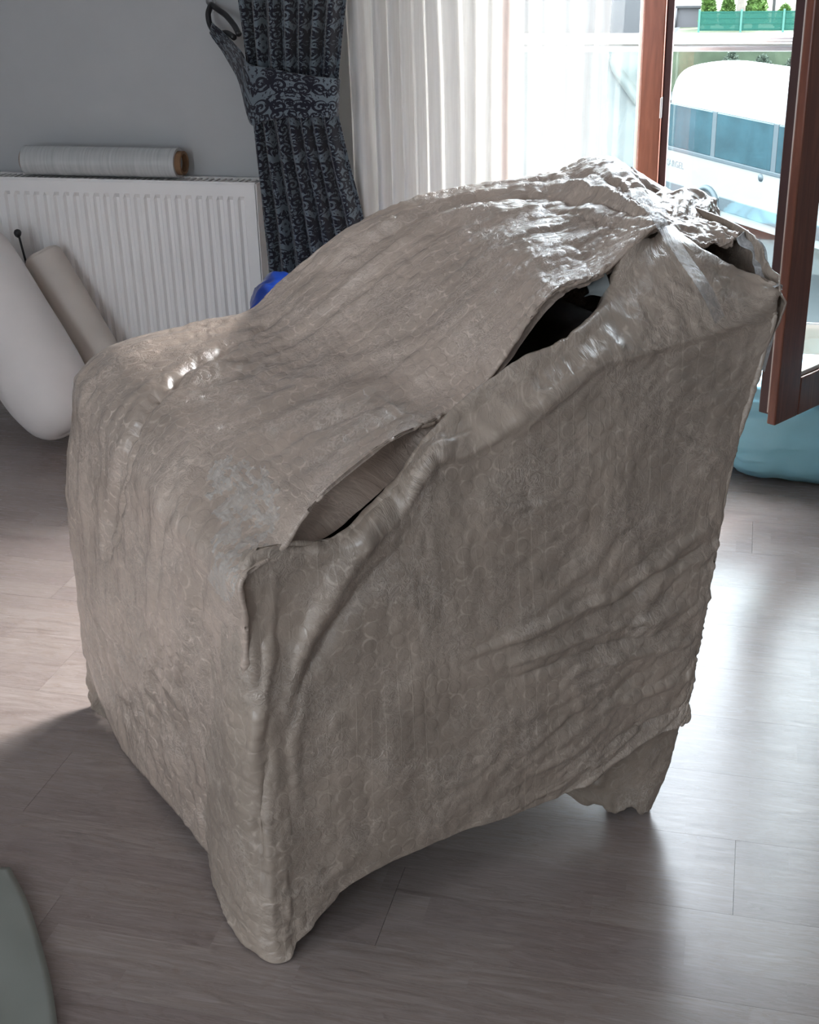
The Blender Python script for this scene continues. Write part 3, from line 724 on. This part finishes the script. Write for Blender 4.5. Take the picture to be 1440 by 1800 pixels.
sl = [([(735, 825), (650, 935), (570, 1060), (525, 1150), (505, 1240)], 14, .010), ([(700, 960), (600, 1080), (545, 1160), (515, 1230)], 13, -.010),
      ([(660, 920), (600, 985), (545, 1060)], 12, .004),
      ([(1240, 930), (1160, 985), (1090, 1040), (980, 1085), (880, 1130), (800, 1160)], 7, .007), ([(1250, 950), (1170, 1002), (1100, 1058), (990, 1105)], 6, -.006),
      ([(1240, 1045), (1150, 1085), (1060, 1110), (960, 1140), (880, 1170)], 6, .007), ([(1235, 1085), (1130, 1120), (1020, 1150), (900, 1190)], 6, -.006),
      ([(1230, 1120), (1120, 1150), (1000, 1180)], 6, .006), ([(1225, 1180), (1140, 1215), (1060, 1240)], 6, .005), ([(1220, 1230), (1140, 1270), (1080, 1300)], 6, -.005),
      ([(1040, 650), (980, 690), (900, 760)], 12, .006), ([(980, 880), (900, 890), (850, 885)], 5, .004),
      ([(850, 760), (760, 800), (740, 850)], 10, .006), ([(1215, 1270), (1180, 1310), (1120, 1340)], 6, .006),
      ([(1180, 760), (1240, 790), (1270, 800)], 4, .004), ([(480, 1010), (472, 1150), (450, 1300), (430, 1420)], 9, .005),
      ([(470, 1330), (455, 1440), (470, 1560)], 8, -.005), ([(540, 1180), (515, 1300), (520, 1420)], 10, .004)]
d += sl_gain*crease(ST_, PXS, sl)
# foot crumples
zf_ = sstep(1480, 1600, PXS[..., 1])*sstep(640, 560, PXS[..., 0]); d += zf_*(.006*(ridged(a*22, b*26, 3, 51)-.4))
SVR = ST_+NS*d[..., None]; SVR[..., 2] = np.maximum(SVR[..., 2], .003)
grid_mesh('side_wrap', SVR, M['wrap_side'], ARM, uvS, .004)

# --- wraps round the far front leg and the rear leg, with ragged hems
def patch(name, G, mat, nr, nc, amp, seed, th=.003, fx=14, fy=14, hem=0.0):
    G = np.array(G, float); P = catmull(catmull(G, nr, 0), nc, 1); uv = arc_uv(P); n_ = normals(P)
    P = P+n_*(amp*(fbm(uv[..., 0]*fx, uv[..., 1]*fy, 4, seed)*.6+ridged(uv[..., 0]*fx*1.6, uv[..., 1]*fy*1.6, 3, seed+5)-.5))[..., None]
    if hem:
        P[-6:, :, 2] += (hem*fbm(np.linspace(0, 14, nc), np.zeros(nc), 3, seed+2))[None, :]*np.linspace(0, 1, 6)[:, None]
    P[..., 2] = np.maximum(P[..., 2], .003)
    return grid_mesh(name, P, mat, ARM, uv, th)
# far front leg: front face strip then round to the outer side
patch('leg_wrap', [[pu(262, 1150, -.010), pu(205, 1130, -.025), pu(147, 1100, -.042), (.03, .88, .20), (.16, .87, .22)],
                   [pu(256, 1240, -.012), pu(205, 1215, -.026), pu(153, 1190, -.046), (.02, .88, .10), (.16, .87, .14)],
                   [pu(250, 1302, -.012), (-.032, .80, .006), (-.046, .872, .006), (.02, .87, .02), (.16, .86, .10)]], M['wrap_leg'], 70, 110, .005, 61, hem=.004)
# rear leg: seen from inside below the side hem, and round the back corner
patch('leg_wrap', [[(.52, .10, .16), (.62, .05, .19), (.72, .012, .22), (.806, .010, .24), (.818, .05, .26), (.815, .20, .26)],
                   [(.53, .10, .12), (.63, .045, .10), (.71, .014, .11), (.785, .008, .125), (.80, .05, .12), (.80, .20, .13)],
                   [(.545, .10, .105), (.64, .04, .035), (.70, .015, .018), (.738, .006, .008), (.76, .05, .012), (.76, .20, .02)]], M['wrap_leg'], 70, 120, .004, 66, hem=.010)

# --- back wrap with its ruffled top edge, and far side wrap
def upx(px, py, u): return pu(px, py, u)
G = [[pv(1372, 508, .0), pv(1352, 462, .055), pv(1318, 408, .115), (1.0, .30, 1.02), (1.0, .52, 1.03), (.98, .72, .92), (.93, .80, .80)],
     [pv(1374, 560, .0), (.945, .06, .92), (.965, .14, .93), (.985, .30, .95), (.985, .52, .95), (.96, .72, .86), (.91, .81, .72)],
     [(.885, .004, .76), (.90, .08, .76), (.92, .18, .76), (.935, .32, .76), (.93, .52, .76), (.91, .72, .72), (.86, .81, .60)],
     [(.838, .004, .48), (.85, .08, .48), (.865, .18, .48), (.87, .32, .48), (.87, .52, .48), (.86, .70, .46), (.82, .82, .42)],
     [(.815, .006, .24), (.825, .08, .22), (.83, .18, .20), (.83, .32, .20), (.83, .52, .20), (.83, .70, .20), (.79, .82, .20)]]
patch('back_wrap', G, M['wrap_side'], 160, 160, .006, 71, fx=9, fy=9)
G = [[(.0, .862, .60), (.12, .872, .66), (.3, .845, .68), (.5, .80, .72), (.7, .80, .78), (.86, .82, .72)],
     [(-.02, .872, .40), (.12, .885, .42), (.3, .875, .42), (.5, .865, .42), (.7, .855, .42), (.83, .83, .42)],
     [(-.03, .875, .12), (.12, .880, .14), (.3, .875, .15), (.5, .870, .15), (.7, .860, .15), (.81, .83, .12)]]
patch('far_side_wrap', G, M['wrap_side'], 90, 120, .006, 75, fx=8, fy=8)
# upper far shoulder between the cover ridge and the far side wrap
G = [[(.30, .765, .80), (.42, .70, .84), (.56, .61, .93), (.70, .57, .98), (.85, .545, 1.0), (.97, .52, 1.02)],
     [(.30, .83, .72), (.42, .80, .76), (.56, .74, .82), (.70, .71, .86), (.85, .70, .88), (.96, .70, .90)],
     [(.30, .845, .64), (.42, .83, .68), (.56, .81, .72), (.70, .80, .76), (.85, .81, .74), (.93, .80, .76)]]
patch('shoulder_wrap', G, M['wrap_side'], 60, 100, .004, 79)
# flap of wrap folded over the top of the back
G = [[pv(1108, 298, .50), pv(1160, 330, .44), pv(1205, 352, .38), pv(1250, 372, .30), pv(1290, 398, .20), pv(1316, 409, .14)],
     [pv(1120, 335, .40), pv(1165, 358, .35), pv(1208, 372, .30), pv(1250, 388, .24), pv(1285, 404, .18), pv(1306, 414, .13)],
     [pv(1140, 372, .28), pv(1172, 384, .26), pv(1208, 394, .24), pv(1245, 402, .20), pv(1276, 411, .16), pv(1296, 419, .125)],
     [pv(1152, 402, .22), pv(1180, 412, .20), pv(1210, 420, .18), pv(1240, 424, .155), pv(1266, 424, .14), pv(1288, 424, .12)],
     [pv(1170, 425, .20), pv(1192, 432, .18), pv(1216, 436, .165), pv(1236, 434, .15), pv(1262, 428, .135), pv(1284, 428, .12)]]
patch('top_flap', G, M['wrap_top'], 80, 130, .0075, 83, fx=12, fy=26)
# gathered, crumpled end of the cover beyond the tape
G = [[pv(1146, 338, .42), pv(1188, 334, .40), pv(1224, 330, .38), (pv(1250, 344, .35)), pv(1263, 370, .32), pv(1268, 396, .29)],
     [pv(1148, 352, .37), pv(1186, 346, .35), pv(1219, 344, .33), pv(1241, 354, .31), pv(1254, 378, .285), pv(1261, 400, .265)],
     [pv(1150, 372, .31), pv(1182, 366, .295), pv(1211, 366, .28), pv(1230, 374, .265), pv(1243, 392, .25), pv(1251, 406, .24)],
     [pv(1154, 398, .24), pv(1180, 396, .235), pv(1204, 398, .23), pv(1221, 402, .22), pv(1234, 408, .215), pv(1244, 413, .21)]]
patch('gathered_end', G, M['wrap_top'], 90, 130, .009, 88, fx=16, fy=9)
# milky ruffled film along the back edge
e0 = np.array([pv(1296, 418, .115), pv(1310, 436, .10), pv(1326, 450, .09), pv(1324, 470, .075), pv(1334, 490, .05), pv(1362, 508, .01)])
e1 = np.array([pv(1316, 404, .15), pv(1330, 420, .14), pv(1350, 446, .12), pv(1352, 470, .10), pv(1354, 488, .07), pv(1376, 512, .02)])
e_ = np.stack([e0, (e0*.6+e1*.4)+np.array([.0, -.006, .006]), (e0*.3+e1*.7)+np.array([0, .006, -.004]), e1]); e_ = catmull(catmull(e_, 24, 0), 80, 1)
e_ = e_+normals(e_)*(.004*np.sin(np.linspace(0, 17, 80))[None, :, None])
grid_mesh('film_ruffle', e_, M['film_white'], ARM, arc_uv(e_), .0015)
e0 = np.array([pv(1366, 522, .02), pv(1357, 562, .02), pv(1345, 605, .02), pv(1335, 648, .02)]); e1 = np.array([pv(1375, 516, .03), pv(1368, 560, .03), pv(1357, 606, .03), pv(1344, 654, .03)])
e_ = catmull(catmull(np.stack([e0, (e0+e1)/2+np.array([0, -.006, 0]), e1]), 14, 0), 50, 1)
grid_mesh('film_ruffle', e_, M['film_white'], ARM, arc_uv(e_), .0015)
# fold of grey foam in the opening
f0 = np.array([pv(1030, 500, .19), pv(1044, 488, .185), pv(1058, 482, .18), pv(1066, 480, .17)]); f1 = np.array([pv(1028, 520, .19), pv(1042, 518, .175), pv(1054, 520, .165), pv(1064, 521, .16)])
f_ = np.stack([f0, (f0+f1)/2+np.array([0, -.012, 0]), f1]); f_ = catmull(catmull(f_, 16, 0), 30, 1)
M['grey_foam'] = plain('grey_green_foam', (.22, .24, .24), .6)
grid_mesh('foam_fold', f_, M['grey_foam'], ARM, None, .003)
# clear tape from cover down to the side rim
pa, pb = pv(1130, 368, .235)+np.array([0, -.012, .012]), pv(1243, 512, -.014)
pa0, pb2 = pv(1104, 342, .30)+np.array([0, -.006, .008]), pv(1266, 562, -.016)
wv = np.array([.62, .30, .10]); wv = wv/np.linalg.norm(wv)*.0165
L_, R_ = [], []
for q in (pa0, pa, pa*.66+pb*.34, pa*.33+pb*.67, pb, pb2):
    L_.append(q-wv); R_.append(q+wv)
t_ = catmull(catmull(np.stack([np.array(L_), np.array(R_)]), 10, 0), 60, 1)
grid_mesh('packing_tape', t_, M['tape'], ARM, arc_uv(t_), .0006)

# --- the chair inside: upholstered body and dark legs
def cushion(name, x0, x1, y0, y1, z0, z1, bev):
    bm = bmesh.new(); add_box(bm, x0, x1, y0, y1, z0, z1, bev, 4); o = from_bm(name, bm, M['uphol'], ARM, True); return o
cushion('seat', .07, .76, .22, .62, .30, .50, .05)
cushion('armrest', .05, .70, .07, .20, .20, .62, .05)
cushion('armrest', .05, .70, .64, .79, .20, .66, .05)
cushion('backrest', .68, .83, .10, .72, .25, .86, .05)
for (x, y) in ((.055, .06), (.055, .775), (.715, .07), (.715, .75)):
    o = tube('leg', [(x, y, .002), (x, y, .10), (x, y, .24)], [.017, .022, .028], M['wood_dark'], ARM, 14)
bpy.context.view_layer.update()

# ================================================================== thin pale sheet at the lower left
c = [on_z(20, 1535)[:2], on_z(52, 1600)[:2], on_z(88, 1720)[:2], on_z(106, 1830)[:2]]
gl = np.array([(p[0], p[1], .006) for p in c]); G = np.stack([gl, gl+np.array([-.10, -.02, 0]), gl+np.array([-.22, -.05, .004]), gl+np.array([-.34, -.08, .012])])
G = catmull(catmull(G, 24, 0), 30, 1); G[..., 2] += .002*fbm(np.linspace(0, 3, 30)[None, :], np.linspace(0, 3, 24)[:, None], 3, 90)+.002
M['pale_sheet'] = plain('grey_green_sheet', (.24, .25, .225), .7, var=.04)
o = grid_mesh('pale_sheet', G, M['pale_sheet'], None, None, .005); tag(o, 'thin pale grey green sheet lying flat on the laminate before the chair', 'foam sheet')

# ================================================================== OUTSIDE
GZ = -3.4
M['asphalt'] = plain('worn_asphalt', (.030, .032, .035), .9, spec=.02, var=.12, scale=.4)
M['kerb'] = plain('pale_concrete', (.045, .047, .048), .85, spec=.05, var=.08, scale=1.0)
M['render'] = plain('white_render', (.075, .075, .078), .9, spec=.05, var=.05, scale=.4)
M['bank'] = plain('dry_grass_bank', (.05, .06, .04), .95, spec=.05, var=.3, scale=1.5)
M['slab'] = plain('beige_balcony_tile', (.030, .025, .020), .8, var=.05, spec=.1)
tag(box('street', -60, 60, 5.4, 120, GZ-.3, GZ, M['asphalt']), kind='structure')
tag(box('balcony_slab', -2.6, 3.4, WY+.165, 4.96, -.12, .08, M['slab'], bevel=.01), kind='structure')
rl = empty('balcony_railing', (.4, 4.9, .08)); tag(rl, 'steel balcony railing with a thick top tube over clear glass panels', 'railing')
rel(tube('handrail', [(-2.5, 4.9, 1.082), (3.3, 4.9, 1.082)], .024, M['chrome'], rl, 24), rl)
rel(box('glass_channel', -2.5, 3.3, 4.885, 4.915, 1.046, 1.062, M['chrome'], rl, .003), rl)
for k in range(4):
    rel(box('glass_panel', -2.45+k*1.44, -2.45+k*1.44+1.41, 4.895, 4.905, .10, 1.046, M['rail_glass'], rl), rl)
    rel(box('panel_foot', -2.45+k*1.44+.6, -2.45+k*1.44+.8, 4.88, 4.92, .08, .102, M['chrome'], rl, .003), rl)

# kerb curving round the street corner
kp = [(1128, 186, 0), (1114, 168, 0), (1098, 146, 0), (1086, 128, 0), (1080, 112, 0), (1084, 98, 0), (1092, 91, 0)]
kw = np.array([on_z(x, y, GZ) for x, y, _ in kp]); kw = catmull(kw, 40)
kt = np.gradient(kw, axis=0); kt /= np.linalg.norm(kt, axis=1)[:, None]; kn = np.stack([-kt[:, 1], kt[:, 0], 0*kt[:, 0]], -1)
G = np.stack([kw-kn*.16+[0, 0, .0], kw-kn*.15+[0, 0, .14], kw+kn*.15+[0, 0, .14], kw+kn*.16])
o = grid_mesh('kerb', G, M['kerb']); tag(o, kind='structure')
# pavement inside the curve
pav = np.stack([kw-kn*.1+[0, 0, .10], kw-kn*.1+np.array([5.0, 3.0, .10])])
tag(grid_mesh('pavement', pav, M['kerb']), kind='structure')

gw = empty('retaining_wall', (-4.5, 56, GZ)); tag(gw, 'pale rendered retaining wall across the street with a dark top rail', 'wall')
rel(box('wall_body', -14, -3.4, 56, 56.3, GZ, -1.35, M['render'], gw), gw)
rel(box('top_rail', -14, -3.4, 55.95, 56.35, -1.35, -1.15, M['dark_gap'], gw, .02), gw)

# terrace with fence, hedge trees and house wall
TZ = -1.87
tag(box('terrace', -2.45, 14, 40, 62, GZ, TZ, M['bank']), kind='structure')
def hw(px, py, Y): return on_y(px, py, Y)
hwl = empty('garden_house', (-2, 44, TZ)); tag(hwl, 'pale garden house wall with a thin dark downpipe left of the green fence', 'house')
a_ = hw(1178, 57, 44); b_ = hw(1228, 57, 44)
rel(box('wall_body', a_[0], b_[0], 44, 47, TZ, hw(1200, 14, 44)[2], M['render'], hwl), hwl)
rel(box('eaves', a_[0]-.1, b_[0]+.1, 43.9, 47.1, hw(1200, 14, 44)[2], hw(1200, 10, 44)[2], M['kerb'], hwl), hwl)
dpx = hw(1188, 30, 44)[0]
rel(tube('downpipe', [(dpx, 43.92, TZ), (dpx, 43.92, hw(1200, 14, 44)[2])], .05, M['dark_gap'], hwl, 8), hwl)
def mesh_cloth():
    a = N('green_fence_mesh_cloth'); d_ = a.n('BsdfDiffuse', {'Color': (.020, .075, .058)}).outputs[0]
    return a.done(a.n('MixShader', {0: .72, 1: a.n('BsdfTransparent').outputs[0], 2: d_}).outputs[0])
M['mesh'] = mesh_cloth()
M['fpost'] = plain('green_fence_post', (.02, .09, .07), .6)
fe = empty('garden_fence', (0, 42, TZ)); tag(fe, 'green mesh garden fence in front of the clipped hedge trees', 'fence')
xa, xb = hw(1228, 57, 42)[0], hw(1420, 57, 42)[0]; fh_ = hw(1240, 20, 42)[2]
k = 0; x = xa
while x < xb+1.5:
    bm = bmesh.new()
    add_box(bm, x+.03, x+1.17, 42-.004, 42+.004, TZ+.05, fh_-.25*(k > 2))
    for z_ in np.linspace(TZ+.1, fh_-.3*(k > 2)-.03, 4): add_box(bm, x+.05, x+1.17, 42-.014, 42+.014, z_-.015, z_+.015)
    rel(from_bm('mesh_panel', bm, M['mesh'], fe), fe)
    rel(box('fence_post', x-.03, x+.03, 41.97, 42.03, TZ, fh_+.05, M['fpost'], fe), fe)
    x += 1.2; k += 1
M['leafA'] = plain('bright_hedge_leaf', (.04, .085, .010), .7, var=.35, scale=14)
M['leafB'] = plain('dull_shrub_leaf', (.045, .058, .040), .8, var=.3, scale=14)
M['bark'] = plain('grey_bark', (.16, .14, .12), .9, var=.2)
def leafy(name, cx, cy, z0, h, r, seed, label, cat, group=None, cone=True, leaf='leafA'):
    rs = np.random.RandomState(seed); root = empty(name, (cx, cy, z0)); tag(root, label, cat, group)
    n = 1500; vs = []; fs = []
    for i in range(n):
        t = rs.rand()**.8; rr = r*((1-t)**.6 if cone else math.sin(math.pi*min(1, t*.9+.1))**.7)*(.55+.45*rs.rand()**.4); an = rs.rand()*6.283
        c_ = np.array([rr*math.cos(an), rr*math.sin(an), .15*h+t*.85*h]); s_ = .09+.05*rs.rand()
        q = rs.randn(3); q /= np.linalg.norm(q); p = np.cross(q, rs.randn(3)); p /= np.linalg.norm(p)
        b0 = len(vs); vs += [tuple(c_+q*s_), tuple(c_+p*s_*.6), tuple(c_-q*s_), tuple(c_-p*s_*.6)]; fs.append((b0, b0+1, b0+2, b0+3))
    me = bpy.data.meshes.new('foliage'); me.from_pydata(vs, [], fs); me.update(); o = link_mesh('foliage', me, M[leaf], root); o['kind'] = 'stuff'
    tube('trunk', [(0, 0, 0), (0, 0, h*.5), (0, 0, h*.8)], [.09, .07, .03], M['bark'], root, 8)
for px, top, wpx, sd, lb in ((1243, -18, 12, 1, 'clipped conical hedge tree nearest the garden house'), (1277, -8, 11, 2, 'narrow conical hedge tree left of the bare grey trunk'),
                         (1327, -30, 18, 3, 'large bright hedge tree right of the bare grey trunk'), (1377, 12, 14, 4, 'low conical hedge tree behind the right end of the fence')):
    p = hw(px, 57, 43.2); tp = hw(px, top, 43.2)
    leafy('hedge_tree', p[0], 43.2, TZ, tp[2]-TZ, wpx/F_PX*45, sd, lb, 'tree', 'hedge trees behind the fence')
p = hw(1299, 57, 42.8)
o = tube('bare_trunk', [(p[0], 42.8, TZ), (p[0]+.03, 42.8, TZ+1.2), (p[0]-.05, 42.8, TZ+3.2), (p[0]+.1, 42.9, TZ+5)], [.14, .12, .11, .09], M['bark'], None, 12); tag(o, 'bare grey tree trunk between the hedge trees', 'tree')
p = hw(1357, 57, 45)
o = tube('lamp_pole', [(p[0], 45, TZ), (p[0], 45, TZ+4.5)], [.05, .04], M['dark_gap'], None, 10); tag(o, 'thin dark lamp pole behind the low hedge tree', 'pole')
# shrubs on the bank behind the bus
for i, (px, py, wpx, hh) in enumerate(((1286, 112, 15, .25), (1340, 118, 17, .25), (1394, 122, 15, .25))):
    p = on_y(px, py, 38.5); leafy('bank_shrub', p[0], 38.5, GZ, p[2]-GZ+hh, wpx/F_PX*40, 20+i, ('bushy shrub on the bank behind the bus roof', 'shrub at the bank foot above the roof hatch', 'right hand bank shrub next to the sash edge')[i], 'shrub', 'shrubs on the bank', False, 'leafB')

# minibus
M['bus_white'] = plain('white_bus_paint', (.19, .19, .19), .35, var=.02, scale=1.0, coat=.4)
M['bus_glass'] = plain('blue_tinted_bus_glass', (.018, .042, .052), .15, var=.35, scale=1.6, spec=.6)
M['bus_trim'] = plain('grey_bus_skirt', (.04, .05, .058), .5, var=.05)
P0 = np.array([-1.45, 24.0]); bd = np.array([1.81, -2.47]); bd /= np.linalg.norm(bd)
bus = empty('minibus', (P0[0], P0[1], GZ), math.atan2(bd[1], bd[0])); tag(bus, 'white minibus with blue tinted windows parked in the street below the railing', 'minibus')
# local: x along the side (0 = far end), y>0 away from the viewer's side, z up
BL, BW = 7.2, 2.05
sect = [(.0, .48), (.0, 1.10), (.015, 1.86), (.06, 2.12), (.18, 2.32), (.45, 2.43), (1.02, 2.47), (1.6, 2.43), (1.87, 2.32), (1.99, 2.12), (2.035, 1.86), (2.05, 1.1), (2.05, .48)]
xsn = [(-.12, .80, .10), (-.06, .90, .05), (.05, 1, 0), (BL*.5, 1, 0), (BL-.1, 1, 0), (BL, .92, .04)]
P = np.array([[(x, yy if s == 1 else 1.02+(yy-1.02)*(1-(1-s)*.6), .48+(zz_-.48)*s) for yy, zz_ in sect] for x, s, _ in xsn])
P = catmull(P, 40, 1)
body = grid_mesh('body', P, M['bus_white'], bus)
bm = bmesh.new(); add_box(bm, -.10, BL-.02, .08, BW-.08, .42, .55); from_bm('underbody', bm, M['dark_gap'], bus)
bm = bmesh.new(); add_box(bm, -.115, -.10, .20, BW-.20, 1.15, 1.95, .03); from_bm('rear_window', bm, M['bus_glass'], bus)
wx = .05
for k, L in enumerate((1.29, 1.52, 1.5, 1.5)):
    if wx+L > BL-.1: break
    box('side_window', wx, wx+L, -.012, .02, 1.12, 1.845, M['bus_glass'], bus, .02, 2)
    if k < 3: box('window_pillar', wx+L, wx+L+.12, -.010, .02, 1.12, 1.845, M['bus_trim'], bus, .006)
    wx += L+.12
box('window_seal', .02, wx, -.020, .01, 1.06, 1.125, M['bus_trim'], bus, .01)
box('skirt', -.05, .98, -.018, .02, .30, .52, M['bus_trim'], bus, .01); box('skirt', 1.68, BL-.4, -.018, .02, .30, .52, M['bus_trim'], bus, .01)
box('lower_panel', -.05, BL-.3, .03, .06, .16, .34, M['bus_white'], bus, .01)
def wheel(x, yy):
    vs, fs = [], []
    n = 28; pr = [(.0, .26), (-.03, .30), (-.03, .33), (0, .37), (.17, .37), (.2, .3), (.2, .0)]
    o = tube('wheel', [(x, yy, .285), (x, yy+.22, .285)], .285, M['rubber'], bus, 28); o.data.set_sharp_from_angle(angle=.6)
    h_ = tube('hub', [(0, -.012, 0), (0, .03, 0)], .15, M['bus_trim'], o, 20); h_.location = (x, yy, .285); h_.data.set_sharp_from_angle(angle=.6)
for x in (1.33, 5.6):
    wheel(x, -.03); wheel(x, BW-.2)
    vs, fs = tube_pts([(x+.33*math.cos(t), -.012, .27+.33*math.sin(t)) for t in np.linspace(.1, math.pi-.1, 20)], .05, 8)
    me = bpy.data.meshes.new('wheel_arch'); me.from_pydata([tuple(v) for v in vs], [], fs); me.update(); link_mesh('wheel_arch', me, M['bus_trim'], bus, True)
box('roof_hatch', 2.75, 3.55, .42, 1.05, 2.40, 2.50, M['bus_trim'], bus, .015)
box('hatch_lid', 2.81, 3.49, .48, .99, 2.49, 2.53, M['bus_white'], bus, .015)
tube('fuel_cap', [(2.75, -.012, .99), (2.75, .02, .99)], .06, M['bus_trim'], bus, 16)
M['letter'] = plain('grey_bus_lettering', (.10, .105, .11), .5)
def text(name, body_, size, loc_, parent, mat):
    cu = bpy.data.curves.new(name, 'FONT'); cu.body = body_; cu.size = size; cu.extrude = .001
    tmp = bpy.data.objects.new(name, cu); me = bpy.data.meshes.new_from_object(tmp); bpy.data.objects.remove(tmp)
    o = link_mesh(name, me, mat, parent); o.location = loc_; o.rotation_euler = (math.radians(90), 0, 0); return o
text('lettering', 'KARGEL', .16, (-.01, -.006, .79), bus, M['letter'])
